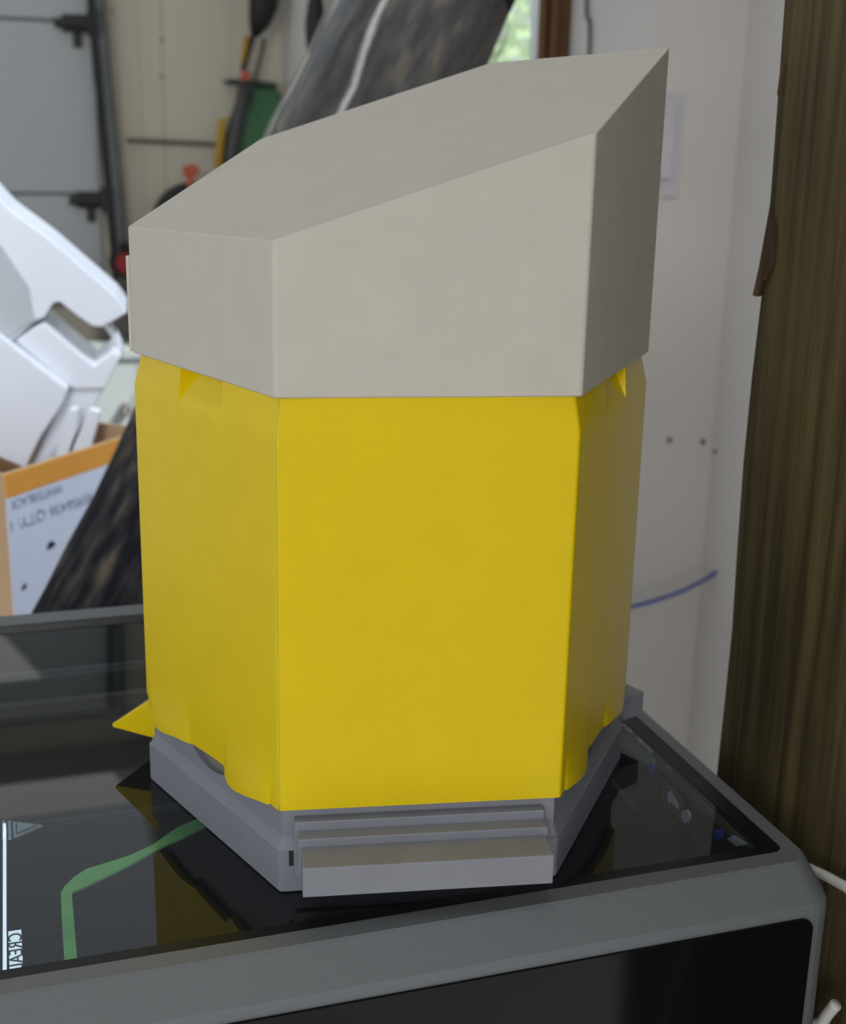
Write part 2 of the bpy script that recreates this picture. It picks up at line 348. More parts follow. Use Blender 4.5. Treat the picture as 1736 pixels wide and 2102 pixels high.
body.loft([rrect(PX0+.004, PX1-.003, PYF+.004, PYB-.003, .008, .775), rrect(PX0, PX1, PYF, PYB, .010, .785),
           rrect(PX0, PX1, PYF, PYB, .010, 1.2340), rrect(PX0, PX1-.0002, PYF+.0004, PYB, .010, 1.2368), rrect(PX0+.0006, PX1-.0006, PYF+.0010, PYB-.0006, .010, 1.2383),
           rrect(PX0+.003, PX1-.0045, PYF+.0108, PYB-.003, .009, 1.2492), rrect(PX0+.0045, PX1-.0056, PYF+.0119, PYB-.004, .008, 1.2502),
           rrect(GX0, GX1, GY0, GY1, .005, 1.2502), rrect(GX0, GX1, GY0, GY1, .005, 1.2483), rrect(GX0+.004, GX1-.004, GY0+.004, GY1-.004, .004, 1.2483),
           rrect(GX0+.004, GX1-.004, GY0+.004, GY1-.004, .004, .80)])
pb(body, 'frame', M_FRAME)
inner = MB(); 
inner.loft([rrect(GX0+.0045, GX1-.0072, GY0+.0045, GY1-.006, .004, 1.2482), rrect(GX0+.0045, GX1-.0072, GY0+.0045, GY1-.006, .004, .802)], cap0=False)
pb(inner, 'chamber', M_INNER, fix=False)
LX0, LX1, LY0, LY1 = GX0+.006, GX1-.0074, GY0+.0055, GY1-.012
lid = MB(); lid.loft([rrect(LX0+.0002, LX1-.0002, LY0+.0002, LY1-.0002, .003, 1.2487), rrect(LX0+.0002, LX1-.0002, LY0+.0002, LY1-.0002, .003, 1.2497)])
lido = pb(lid, 'glass_lid', M_LID)
bd = MB(); bd.loft([rrect(GX0+.0004, GX1-.0004, GY0+.0004, GY1-.0004, .0045, 1.2485), rrect(GX0+.0004, GX1-.0004, GY0+.0004, GY1-.0004, .0045, 1.2499), rrect(LX0, LX1, LY0, LY1, .003, 1.2499), rrect(LX0, LX1, LY0, LY1, .003, 1.2485)], cap0=False, cap1=False)
pb(bd, 'black_border', M_BORDER)
# front door: glossy panel in a thin lip
dp = lambda x0, x1, z0, z1, r, y: [Vector((p.x, y, p.y)) for p in rrect(x0, x1, z0, z1, r, 0)]
d = MB(); d.loft([dp(PX0+.006, PX1-.0108, .80, 1.2338, .005, PYF-.0012), dp(PX0+.006, PX1-.0108, .80, 1.2338, .005, PYF+.001)])
pb(d, 'door', M_DOOR)
# inside under the lid: rails, side rail, light strip
def atz_(px, py, z): return atz(px, py, z)
ZR = 1.236
def bar(p, q, w_, hgt):
    p, q = Vector(p), Vector(q); t = (q-p).normalized(); n = Vector((-t.y, t.x, 0))
    return MB().obox(p-n*w_/2-Vector((0, 0, hgt)), q-p, n*w_, (0, 0, hgt))
a = atz(140, 1371, ZR).y
pb(bar((GX0+.006, a, ZR), (GX1-.009, a, ZR), .0022, .004), 'gantry_rod', M_STEEL)
a = atz(140, 1434, 1.225).y
pb(bar((GX0+.006, a, 1.225), (GX1-.009, a, 1.225), .006, .006), 'gantry_rail', mat('brown_rail', (.09, .075, .07), .5))
a = atz(140, 1680, 1.2).y
pb(bar((GX0+.006, a, 1.2), (GX1-.009, a, 1.2), .0012, .003), 'gantry_rod', M_TGREY)
xi = GX1-.0076
pb(MB().box((xi-.0012, GY0+.008, 1.244), (xi-.0002, GY1-.014, 1.2475)), 'side_rail', M_ROD)
# LED strip and backlit plate at the left of the chamber
q0, q1 = atz(9, 1690, 1.236), atz(9, 2000, 1.236)
pb(bar((q0.x, q0.y, 1.236), (q1.x, max(q1.y, GY0+.006), 1.236), .0011, .003), 'light_strip', M_LED)
a0, a1 = atz(17, 1912, 1.236), atz(44, 1985, 1.236)
pl = pb(MB().box((a0.x, GY0+.006, 1.2345), (a1.x+.0005, a0.y, 1.236)), 'backlit_plate', M_PLATE)
# mirrored lettering running along the plate
TX = Matrix.Translation(Vector((a0.x+.0008, a0.y-.003, 1.2363))-O) @ Matrix(((0, 1, 0, 0), (-1, 0, 0, 0), (0, 0, 1, 0), (0, 0, 0, 1))) @ Matrix.Diagonal((1, 1, 1, 1))
MIR = Matrix(((0, 1, 0, 0), (-1, 0, 0, 0), (0, 0, 1, 0), (0, 0, 0, 1)))
tm = Matrix.Translation(Vector((a0.x+.0044, a0.y-.002, 1.2363))-O) @ Matrix(((0, -1, 0, 0), (-1.12, 0, 0, 0), (0, 0, 1, 0), (0, 0, 0, 1)))
lt = text_mesh('lettering', 'CREAL', .0066, M_LETTER, pr, tm, .0002); lt.parent = pl
# warning triangle lying beside the strip
ta, tb, tc_ = atz(26, 1686, 1.236), atz(88, 1693, 1.236), atz(28, 1719, 1.236)
cen = (ta+tb+tc_)/3
tri = pb(MB().prism([ta, tb, tc_], (0, 0, -.0008)), 'warning_triangle', M_SIGN)
pb(MB().prism([cen+(p-cen)*.74+Vector((0, 0, .0003)) for p in (ta, tb, tc_)], (0, 0, -.0005)), 'triangle_field', mat('slate_field', (.10, .13, .16), .5), tri)
tri.parent = pr
c0 = cen+Vector((0, 0, .0006))
pb(MB().prism([cen+(p-cen)*.58+Vector((0, 0, .0006)) for p in (ta, tb, tc_)], (0, 0, -.0005)), 'triangle_mark', M_SIGN, tri)
for px in (4, 16):
    p = atz(px, 1690, 1.236); pb(MB().box((p.x, p.y-.012, 1.235), (p.x+.0012, p.y+.002, 1.236)), 'marking_bar', M_SIGN)
# green ribbon: straight run from the front, then twisted and led to the right
def ribbon(px, zr):
    L_ = [atz(x, y, z) for (x, y, z) in px]; R_ = [atz(x, y, z) for (x, y, z) in zr]; n = len(L_)
    vs = L_+R_+[p-Vector((0, 0, .0008)) for p in L_+R_]
    fs = [(i, i+1, n+i+1, n+i) for i in range(n-1)]+[(2*n+i, 3*n+i, 3*n+i+1, 2*n+i+1) for i in range(n-1)]
    fs += [(i, 2*n+i, 2*n+i+1, i+1) for i in range(n-1)]+[(n+i, n+i+1, 3*n+i+1, 3*n+i) for i in range(n-1)]
    return MB().add(vs, fs)
ZG = 1.228
rb = ribbon([(133, 2040, ZG), (132, 1970, ZG), (127, 1890, ZG), (125, 1832, ZG), (133, 1819, ZG), (152, 1800, ZG), (178, 1783, ZG), (215, 1772, ZG), (265, 1756, ZG), (315, 1733, ZG), (338, 1716, ZG), (365, 1698, ZG), (400, 1683, ZG), (470, 1655, ZG)],
            [(160, 2035, ZG), (158, 1965, ZG), (152, 1890, ZG), (147, 1835, ZG), (150, 1830, ZG), (170, 1822, ZG), (200, 1808, ZG), (240, 1789, ZG), (280, 1768, ZG), (322, 1744, ZG), (345, 1732, ZG), (375, 1719, ZG), (418, 1697, ZG), (480, 1668, ZG)])
pb(rb, 'green_ribbon', M_GREEN)
# fittings on the right chamber wall
XI = xi-.0003
def wallpoly(pts, th=.001): return MB().prism([atx(x, y, XI-.002) for x, y in pts], (th, 0, 0))
sgn = pb(wallpoly([(1361, 1600), (1401, 1646), (1394, 1684), (1358, 1642)]), 'number_sign', mat('sign_outline', (.10, .10, .09), .5))
pb(MB().prism([atx(x, y, XI-.0022) for x, y in [(1364, 1609), (1397, 1648), (1392, 1676), (1361, 1640)]], (.0009, 0, 0)), 'sign_field', mat('navy_field', (.02, .035, .06), .4), sgn)
pb(MB().prism([atx(x, y, XI-.0025) for x, y in [(1369, 1627), (1376, 1623), (1379, 1632), (1392, 1652), (1390, 1662), (1378, 1647), (1373, 1650), (1369, 1640)]], (.0004, 0, 0)), 'digit_one', M_SIGN, sgn)
sgn.parent = pr
def oval(px, py, rx, ry): return [(px+rx*math.cos(t*math.pi/6), py+ry*math.sin(t*math.pi/6)) for t in range(12)]
pb(wallpoly(oval(1406, 1676, 8, 14)), 'button', M_SIGN)
pb(wallpoly(oval(1367, 1581, 6, 8)), 'screw', M_ROD)
pb(wallpoly(oval(1421, 1716, 5, 10)), 'screw', M_ROD)
pb(wallpoly(oval(1473, 1713, 8, 12)), 'blue_button', M_BLUE)
pb(wallpoly([(1492, 1722), (1502, 1715), (1531, 1733), (1511, 1738)]), 'white_latch', M_SIGN)
pb(wallpoly([(1270, 1505), (1285, 1508), (1341, 1560), (1340, 1569), (1330, 1571), (1274, 1535)]), 'pale_bracket', mat('dull_bracket', (.28, .34, .34), .5))
pb(wallpoly([(1330, 1571), (1340, 1567), (1339, 1586), (1334, 1592), (1329, 1586)]), 'blue_clip', M_BLUE)
pb(wallpoly([(1277, 1487), (1300, 1508), (1337, 1543), (1333, 1548), (1300, 1518), (1277, 1497)]), 'drag_chain', mat('chain_grey', (.22, .22, .19), .6, var=.6, scale=300))
pb(wallpoly([(1250, 1600), (1256, 1600), (1304, 1660), (1302, 1668)]), 'lever', M_ROD)

# ------------------------------------------------------------------ tower model: hexagonal print in three colours
RZ = -0.1762
tw = tag(empty('tower_model', (0, 0, ZL), RZ), 'three colour hexagonal 3D printed tower, ivory sloped cap on yellow body and grey base', 'printed model')
A_, B_, D_ = .05, .10065, .09102
HEX = [(-A_, -D_), (A_, -D_), (B_, 0), (A_, D_), (-A_, D_), (-B_, 0)]
def hexring(s, z, r=.0, n=3):
    """hexagon scaled s at height z (number or function of x, y) with corners rounded to about r"""
    out = []
    for i in range(6):
        p = Vector(HEX[i])*s; a = Vector(HEX[i-1])*s; b = Vector(HEX[(i+1) % 6])*s
        if r:
            u = (a-p).normalized(); v = (b-p).normalized()
            q0, q1 = p+u*r, p+v*r
            pts = [(q0*(1-t)**2+p*2*t*(1-t)+q1*t*t) for t in [k/n for k in range(n+1)]]
        else: pts = [p]
        for q in pts: out.append(Vector((q.x, q.y, z(q.x, q.y) if callable(z) else z)))
    return out
ZC = .1775
slope = lambda x, y: ZC+.08057+.339*x+.1604*y
# --- cap
cap = MB(); cap.loft([hexring(.995, ZC, .0012), hexring(1.0, ZC+.0005, .0012), hexring(1.0, lambda x, y: slope(x, y)-.0004, .0012), hexring(.996, slope, .0012)])
capo = cap.build('cap', M_CAP, tw)
# raised lip on the rear left side of the cap
c5, c4 = Vector((*HEX[5], 0)), Vector((*HEX[4], 0)); tv = (c4-c5).normalized(); nv = Vector((-tv.y, tv.x, 0))
zl = ZC+.036
MB().prism([c5+tv*.0003-Vector((0, 0, 0))+Vector((0, 0, ZC+.0005)), c5+tv*.0003+Vector((0, 0, zl)), c5+tv*.103+Vector((0, 0, zl)), c5+tv*.103+Vector((0, 0, ZC+.0005))], nv*.0017).build('rear_lip', M_CAP, capo, bevel=.0003, seg=1)
# --- yellow body
SIDE = .10426
PROF_SIDE = [(0, .0322), (.006, .0325), (.0065, .0318), (.012, .0313), (.020, .0298), (.028, .0282), (.033, .0278), (.0362, .0285), (.0383, .0300), (.0391, .0316), (.0394, .0331), (.0405, .0332), (.052, .0327), (.0625, .0319), (.0650, .0316), (.0655, .0313), (.0765, .0305), (.088, .0282), (.0935, .0280), (.098, .0305), (.1012, .0340), (.1025, .0375), (.10426, .0400)]
PROF_FLAT = [(0, .0322), (1, .0322)]
def interp(P, t):
    for (a, za), (b, zb) in zip(P, P[1:]):
        if t <= b: return za+(zb-za)*(t-a)/max(1e-9, b-a)
    return P[-1][1]
def sstep(x): x = max(0, min(1, x)); return x*x*(3-2*x)
sides = []   # (start corner, end corner, profile, mirrored)
ZCH, ZTOP, INS = .1655, .1785, .0030
def colpts(i):
    p, q = Vector(HEX[i]), Vector(HEX[(i+1) % 6]); L_ = (q-p).length
    if i in (1, 5, 2, 4):
        rev = i in (5, 2)     # profile always starts at the front (or back) corner
        ts = sorted(set([x for x, _ in PROF_SIDE]+[.003*k for k in range(1, 35)]+[.0350, .0352, .0668, .0670]))
        ts = [t*L_/SIDE for t in ts if t <= SIDE+1e-6]
        if rev: ts = [L_-t for t in ts][::-1]
    else: rev = False; ts = [L_*k/12 for k in range(13)]
    ts = sorted(set(t for t in ts if .0012 < t < L_-.0012)|{.0011, L_-.0011})
    out = []
    e = (q-p).normalized(); nrm = Vector((e.y, -e.x))
    for t in ts:
        tt = (L_-t) if rev else t
        side = i in (1, 5, 2, 4)
        zb = interp(PROF_SIDE, tt*SIDE/L_) if side else .0322
        col = []
        lobe = 0
        if side:
            lobe = max(math.sin(math.pi*max(0, min(1, (tt-.006)/.033)))**.6 if .006 < tt < .039 else 0, math.sin(math.pi*max(0, min(1, (tt-.066)/.036)))**.6 if .066 < tt < .102 else 0)
        pocket = side and .0351 < tt < .0669
        for k, z in enumerate((zb, zb+.003, zb+.007, max(.046, zb+.011), .062, .067, .110, ZCH-.004, ZCH-.0004, ZCH+.0004, ZCH+.004, ZCH+.0115, ZTOP)):
            off = .0020*lobe*(1-sstep((z-zb)/.016))
            if z > ZCH: off -= INS*(.35+.65*abs(2*t/L_-1)**3)*(z-ZCH)/(ZTOP-ZCH)
            if pocket and z > ZCH: off -= .0044*min(1, (z-ZCH)/.0105)
            b2 = p+e*t+nrm*off
            if z > ZCH:   # corners lean in with the chamfer
                k2 = (L_/2-t)/(L_/2); b2 += e*k2*INS*.577*(z-ZCH)/(ZTOP-ZCH)
            col.append(Vector((b2.x, b2.y, z)))
        out.append(col)
    return out
cols = []; runs = [colpts(i) for i in range(6)]
for i in range(6):
    cols += runs[i]
    a, b = runs[i][-1], runs[i][-2]; c, d = runs[(i+1) % 6][0], runs[(i+1) % 6][1]
    e1 = Vector(HEX[(i+1) % 6])-Vector(HEX[i]); e1 = Vector((e1.x, e1.y, 0)).normalized()*.0011
    for t in (.2, .4, .6, .8): cols.append([p*(1-t)**2+(p+e1)*2*t*(1-t)+q*t*t for p, q in zip(a, c)])
nl = len(cols[0]); bodym = MB()
vs = [v for c in cols for v in c]; n = len(cols)
bodym.add(vs, [(i*nl+k, ((i+1) % n)*nl+k, ((i+1) % n)*nl+k+1, i*nl+k+1) for i in range(n) for k in range(nl-1)])
kk = 1-.0024/.09
inn = [Vector((c[0].x*kk, c[0].y*kk, c[0].z)) for c in cols]; inh = [Vector((c[0].x*kk, c[0].y*kk, .110)) for c in cols]
o1 = n*nl
bodym.v += [tuple(v) for v in inn+inh]
bodym.f += [(i*nl, o1+i, o1+(i+1) % n, ((i+1) % n)*nl) for i in range(n)]+[(o1+i, o1+n+i, o1+n+(i+1) % n, o1+(i+1) % n) for i in range(n)]
bo = bodym.build('body', M_YEL, tw, fix=False, smooth=True)
bo.data.set_sharp_from_angle(angle=math.radians(17))
# added bead of lighter glossy yellow, imitates the highlight on the front left corner
M_GLINT = mat('yellow_glint', (.85, .66, .03), .2, layers=800, bump=.7, spec=.8)
sc_ = len(cols)-4
sm = [(cols[sc_+1][k]+cols[sc_+2][k])/2 for k in range(nl)]
MB().tube(sm, .00042, 8).build('corner_glint', M_GLINT, bo, smooth=True)
# yellow awning on the rear left side
zt = lambda n_, z, t: c5+tv*t+nv*n_+Vector((0, 0, z))
MB().prism([zt(-.002, .0355, .0115), zt(.0256, .0148, .0115), zt(.0252, .0134, .0115), zt(-.002, .0118, .0115)], tv*.081).build('awning', M_YEL, tw, bevel=.0005)
# --- grey base
bs = MB(); bs.loft([hexring(.994, 0, .0012), hexring(.9985, .0006, .0012), hexring(.9985, .0160, .0012), hexring(.993, .0163, .0012), hexring(.972, .0207, .0012), hexring(.955, .0209, .0012), hexring(.955, .0245, .0012)])
baseo = bs.build('base', M_GRY, tw)
# upper tier with arched recesses on the side panels
up = MB()
for i in range(6):
    p, q = Vector(HEX[i])*.972, Vector(HEX[(i+1) % 6])*.972; L_ = (q-p).length; e = (q-p).normalized(); nr = Vector((e.y, -e.x))
    N_ = 32; top_ = []
    for k in range(N_+1):
        t = L_*k/N_; z = .0345
        if i in (1, 5, 2, 4):
            tt = t if i in (1, 4) else L_-t
            dxx = (tt-.0530)/.0175
            if abs(dxx) < 1: z = .0345-.0100*math.sqrt(1-dxx*dxx)
        top_.append((t, z))
    vs = []
    for t, z in top_:
        a = p+e*t; lo = a-nr*-.0  # outer
        vs += [(a.x, a.y, z), (a.x, a.y, .0205), (a.x-nr.x*.003, a.y-nr.y*.003, z), (a.x-nr.x*.003, a.y-nr.y*.003, .0205)]
    fs = []
    for k in range(N_):
        a, b = 4*k, 4*k+4
        fs += [(a+1, b+1, b, a), (a, b, b+2, a+2), (a+2, b+2, b+3, a+3)]
    up.add(vs, fs)
up.build('upper_tier', M_GRY, tw, fix=False)
MB().loft([hexring(.945, .020), hexring(.945, .0375)]).build('inner_drum', M_DRUM, tw)
# steps on the front and on the rear right side
def steps(i):
    p, q = Vector((*HEX[i], 0)), Vector((*HEX[(i+1) % 6], 0)); L_ = (q-p).length; e = (q-p).normalized(); nr = Vector((e.y, -e.x, 0)); mid = (p+q)/2
    root = mid
    def blk(x0, x1, n0, n1, z0, z1): return MB().obox(mid+e*x0+nr*n0+Vector((0, 0, z0)), e*(x1-x0), nr*(n1-n0), (0, 0, z1-z0))
    st = blk(-.0447, .0440, -.006, .0020, .0065, .0286).build('steps', M_GRY, tw, bevel=.0004)
    blk(-.0437, .0440, -.002, .0082, .0120, .0253).build('upper_step', M_GRY, st, bevel=.0004)
    blk(-.0428, .0432, -.002, .0219, .0113, .0224).build('lower_step', M_GRY, st, bevel=.0004)
    return st
steps(0); steps(2)
mid = Vector((0, -D_*.9985, 0))
MB().box((-.0466, mid.y-.0002, .0105), (-.0450, mid.y+.002, .0162)).build('slot', M_BLACK, tw)

# ------------------------------------------------------------------ weathered plank on the right
XW = .165
pk = tag(empty('wooden_plank', (XW, -.15, 0)), 'rough weathered wooden plank standing upright at the right of the printer', 'plank')
def pkb(mb, name, m, **k):
    mb.v = [tuple(Vector(v)-Vector((XW, -.15, 0))) for v in mb.v]; return mb.build(name, m, pk, **k)
nB = 60; vsl = []
prev = 0
for k in range(nB+1):
    z = 2.35*k/nB; ed = .0135+.0016*math.sin(k*1.3)+random.uniform(-.0008, .0008)
    vsl.append((z, ed))
pm = MB(); vs = []; fs = []
ys = [-.34, -.30, -.22, -.16, -.12, -.09, -.07, -.05, -.035, -.02, -.008]
for z, ed in vsl:
    row = ys+[ed]
    for j, y in enumerate(row):
        bumpx = .0016*math.sin(j*2.1)+(0 if j < len(row)-1 else .004)
        vs.append((XW+bumpx, y, z))
    for j, y in enumerate(row): vs.append((XW+.035, y, z))
m_ = len(ys)+1
for k in range(nB):
    a, b = k*2*m_, (k+1)*2*m_
    for j in range(m_-1):
        fs.append((a+j, a+j+1, b+j+1, b+j)); fs.append((a+m_+j+1, a+m_+j, b+m_+j, b+m_+j+1))
    fs.append((a+m_-1, a+2*m_-1, b+2*m_-1, b+m_-1)); fs.append((a, b, b+m_, a+m_))
fs.append(tuple(range(m_))+tuple(range(2*m_-1, m_-1, -1))); a = nB*2*m_; fs.append(tuple(range(a, a+m_))+tuple(range(a+2*m_-1, a+m_-1, -1)))
pm.add(vs, fs); pkb(pm, 'board', M_PLANK)
sp_ = [(1579, 425), (1592, 470), (1588, 540), (1574, 572), (1566, 578), (1552, 609), (1544, 606), (1557, 548), (1569, 480)]
pkb(MB().prism([atx(x, y, XW+.001) for x, y in sp_], (.003, .001, 0)), 'splinter', M_SPLIT)
pkb(MB().prism([atx(x, y, XW+.0005) for x, y in ((1603, 128), (1605, 129), (1595, 196), (1594, 195))], (.001, 0, 0)), 'splinter', M_SPLIT)

# white cables between printer and plank
def curve(pts, n=10):
    P = [Vector(p) for p in pts]; out = []
    for i in range(len(P)-1):
        p0, p1, p2, p3 = P[max(i-1, 0)], P[i], P[i+1], P[min(i+2, len(P)-1)]
        for k in range(n):
            t = k/n; out.append(.5*((2*p1)+(p2-p0)*t+(2*p0-5*p1+4*p2-p3)*t*t+(3*p1-p0-3*p2+p3)*t**3))
    return out+[P[-1]]
c = curve([atx(1650, 1778, .152), atx(1694, 1798, .152), atx(1718, 1811, .152), atx(1745, 1828, .152), atx(1800, 1880, .152), Vector((.150, -.21, 1.195)), Vector((.150, -.26, 1.10)), Vector((.150, -.28, .90)), Vector((.150, -.27, .774))])
tag(MB().tube(c, .0021, 10).build('white_cable', M_CABW, smooth=True), 'white cable coming out behind the right side of the printer', 'cable')
tip = atx(1715, 2062, .148)
c = curve([tip, atx(1690, 2095, .147), atx(1672, 2150, .146), Vector((.146, -.135, 1.10)), Vector((.146, -.14, .90)), Vector((.146, -.15, .774))])
tag(MB().tube(c, .0024, 10).build('white_cable', M_CABW, smooth=True), 'cut white cable end sticking up at the lower right corner', 'cable')

# blue network cable on the wall
c = curve([(.40, YJ-.03, .93), aty(1240, 1252, YJ-.03), aty(1298, 1245, YJ-.025), aty(1380, 1221, YJ-.025), aty(1440, 1193, YJ-.03), aty(1480, 1166, YJ-.04), aty(1508, 1140, YJ-.06), (.74-.012, YJ-.12, 1.16), (.724, YJ-.20, 1.22), (.724, YJ-.26, 1.24)])
tag(MB().tube(c, .0027, 10).build('blue_cable', M_CABLE, smooth=True), 'blue network cable sagging across the white wall', 'cable')
# grey cord hanging beside the window casing
c0 = atx(1203, 0, XR-.004)
c = curve([(XR-.004, c0.y-.004, 2.4), (XR-.004, c0.y+.004, 1.9), (XR-.004, c0.y, c0.z), atx(1209, 100, XR-.004), (XR-.004, c0.y-.02, 1.3), (XR-.004, c0.y-.02, .6)])
tag(MB().tube(c, .0022, 8).build('hanging_wire', M_TGREY, smooth=True), 'thin grey cord hanging on the white wall beside the brown casing', 'cord')
# switch plate on the jog
sw = aty(1396, 190, YJ); sb = aty(1392, 405, YJ)
sx = (sw.x+sb.x)/2
so = tag(empty('wall_switch', (sx-.035, YJ, (sw.z+sb.z)/2)), 'white wall switch half hidden behind the ivory cap', 'switch')
oo = Vector(so.location)
def sbld(a, b, name, m): 
    mb = MB().box(tuple(Vector(a)-oo), tuple(Vector(b)-oo)); return mb.build(name, m, so, bevel=.001)
sbld((sx-.07, YJ-.006, sb.z), (sx, YJ, sw.z), 'plate', mat('switch_white', (.62, .60, .64), .4))
sbld((sx-.052, YJ-.018, sb.z+.022), (sx-.016, YJ-.006, sw.z-.008), 'rocker', mat('switch_white', (.62, .60, .64), .4))

# ------------------------------------------------------------------ rolled rug in clear wrap, leaning across behind the tower
R0 = aty(290, 1250, .475); R1 = CAM+ray(882, 0)*1.18
rd = (R1-R0).normalized()
k0 = (.775-R0.z)/rd.z+.02; lowp = R0+rd*(k0+.075*.8); k1 = (XR-.085-R0.x)/rd.x; highp = R0+rd*k1
rug = tag(empty('rug_roll', lowp), 'dark shaggy rug rolled up in clear plastic, leaning on the wall behind the tower', 'rug')
rug.rotation_mode = 'QUATERNION'; rug.rotation_quaternion = rd.to_track_quat('Z', 'Y')
RL = (highp-lowp).length
rr = [.071+.0012*math.sin(k*.9)+random.uniform(-.0006, .0006) for k in range(41)]
MB().tube([(0, 0, RL*k/40) for k in range(41)], rr, 40).build('rolled_rug', M_CARPET, rug, smooth=True)
kp = (aty(250, 935, .55)-lowp).dot(rd)
qi = rd.to_track_quat('Z', 'Y').inverted(); lr = qi @ RGT; ang = math.atan2(lr.y, lr.x)
ke = (CAM+ray(1040, 75)*1.18-lowp).dot(rd)
wr_ = []
for k in range(15):
    ring = []
    for a_ in range(40):
        w_ = 2*math.pi*a_/40; end = ke+.02*(1-math.cos(w_-ang)); st = kp+.02+.012*math.sin(3*w_)
        r_ = .0772+.0010*math.sin(k*2.3+w_*2)
        ring.append(Vector((r_*math.cos(w_), r_*math.sin(w_), st+(end-st)*k/14)))
    wr_.append(ring)
MB().loft(wr_, cap0=False, cap1=False).build('clear_wrap', M_WRAP, rug, smooth=True)

# ------------------------------------------------------------------ carton with orange band
P0 = Vector((-.149, .62, 1.232)); ea = Vector((.6676, .7445, 0)); eb = Vector((-.7445, .6676, 0)); CZ0 = .77
CL, CD, CH = .205, .24, P0.z-CZ0
cb = tag(empty('carton', (P0.x, P0.y, CZ0)), 'open white printed carton with an orange band, standing behind the printer', 'box')
# the bench top ends in front of the carton, so a shelf carries it
def cbb(mb, name, m, parent=cb, **k):
    mb.v = [tuple(Vector(v)-Vector((P0.x, P0.y, CZ0))) for v in mb.v]; return mb.build(name, m, parent, **k)
zb_ = Vector((0, 0, CZ0)); base_ = Vector((P0.x, P0.y, CZ0)); t_ = .004
bx = MB(); bx.obox(base_+ea*0, ea*CL, eb*t_, (0, 0, CH)); bx.obox(base_+eb*(CD-t_), ea*CL, eb*t_, (0, 0, CH)); bx.obox(base_+eb*t_, ea*t_, eb*(CD-2*t_), (0, 0, CH)); bx.obox(base_+ea*(CL-t_)+eb*t_, ea*t_, eb*(CD-2*t_), (0, 0, CH)); bx.obox(base_+ea*t_+eb*t_, ea*(CL-2*t_), eb*(CD-2*t_), (0, 0, t_))
cbb(bx, 'box_walls', M_CARD)
cbb(MB().obox(base_-eb*.0006, ea*CL, eb*.0006, (0, 0, CH-.0205)), 'printed_liner', M_LINER)
cbb(MB().obox(base_-eb*.0008+Vector((0, 0, CH-.0205)), ea*CL, eb*.0008, (0, 0, .0205)), 'orange_band', M_ORANGE)
def face(u, v): return base_+ea*u+Vector((0, 0, CH-v))-eb*.0008
def facept(px, py):
    d_ = ray(px, py); nn = eb; k = (base_-CAM).dot(nn)/d_.dot(nn); p_ = CAM+d_*k-base_; return p_.dot(ea), CH-p_.z
def printed(txt, pxa, pxb, hpx, name):
    """upside-down line of print: starts at image point pxb (right) and runs to pxa (left)"""
    ua, va = facept(*pxa); ub, vb = facept(*pxb)
    sz = abs(facept(pxa[0], pxa[1]+hpx)[1]-va)*1.25
    Mx = Matrix(((-ea.x, 0, -eb.x, 0), (-ea.y, 0, -eb.y, 0), (0, -1, 0, 0), (0, 0, 0, 1)))
    org = face(ub, vb)-base_
    o = text_mesh(name, txt, sz, M_PRINT, cb, Matrix.Translation(org) @ Mx)
    xs = [v.co.dot(ea) for v in o.data.vertices]; wdt = max(xs)-min(xs); sc = (ub-ua)/wdt
    o.data.transform(Matrix.Translation(org) @ Mx @ Matrix.Diagonal((sc, 1, 1, 1)) @ (Matrix.Translation(org) @ Mx).inverted())
    return o
printed('WHITE/BLACK', (20, 1028), (126, 992), 22, 'lettering')
printed('9S9S6436 QTY: 1', (20, 1066), (190, 1008), 26, 'lettering')
for pts in ([(96, 1118), (101, 1110), (109, 1112), (112, 1118), (104, 1124), (94, 1127)], [(44, 1203), (50, 1197), (54, 1200), (50, 1208), (42, 1211)]):
    cbb(MB().prism([face(*facept(x, y)) for x, y in pts], -eb*.0004), 'printed_mark', M_INK)
shelf = tag(empty('back_shelf', (-.2, .78, 0)), 'low shelf behind the bench holding up the open carton', 'shelf')
MB().box((-.30, -.145, .74), (.45, .22, .77)).build('shelf_board', M_BENCH, shelf)
for x in (-.28, .39):
    for y in (-.13, .16): MB().box((x, y, 0), (x+.04, y+.04, .74)).build('leg', M_BENCH, shelf)

# ------------------------------------------------------------------ white moulded packing tray sticking out of the carton
YF = .80
fo = tag(empty('packing_tray', (-.12, YF, 1.02)), 'tilted white plastic packing tray sticking out of the open carton', 'packaging')
FO = Vector((-.12, YF, 1.02))
def fpoly(pts, name, y=0.0, e=(.006, .05, .0068), bev=.0015, m=M_WHITE, parent=fo):
    mb = MB().prism([aty(x, yy, YF+y)-FO for x, yy in pts], e); return mb.build(name, m, parent, bevel=bev)
fpoly([(-70, 350), (-60, 342), (22, 432), (110, 497), (240, 610), (262, 642), (228, 662), (207, 672), (190, 670), (160, 650), (122, 620), (108, 624), (92, 652), (72, 660), (40, 690), (-70, 760)], 'upper_slab')
fpoly([(-70, 560), (0, 500), (60, 590), (70, 655), (10, 700), (-70, 740)], 'recess_panel', y=-.002, e=(0, .004, 0), bev=.0004, m=mat('grey_plastic', (.50, .52, .55), .4))  # flat opaque sheet, greyer than the slab around it
fpoly([(72, 672), (90, 664), (192, 752), (232, 722), (248, 734), (214, 798), (150, 800), (30, 700)], 'lower_slab', y=.002, e=(.008, .05, .0088))
fpoly([(-70, 640), (0, 690), (140, 800), (128, 830), (82, 900), (52, 962), (0, 940), (-70, 900)], 'front_block', y=-.012, e=(.003, .03, .0034))
fpoly([(140, 800), (214, 798), (186, 845), (150, 905), (100, 950), (60, 962), (82, 900), (128, 830)], 'side_band', y=.004, e=(.004, .03, .002))
pts = [aty(x, y, YF+.02)-FO for x, y in ((212, 660), (226, 672), (240, 695), (245, 716), (240, 735), (228, 745))]
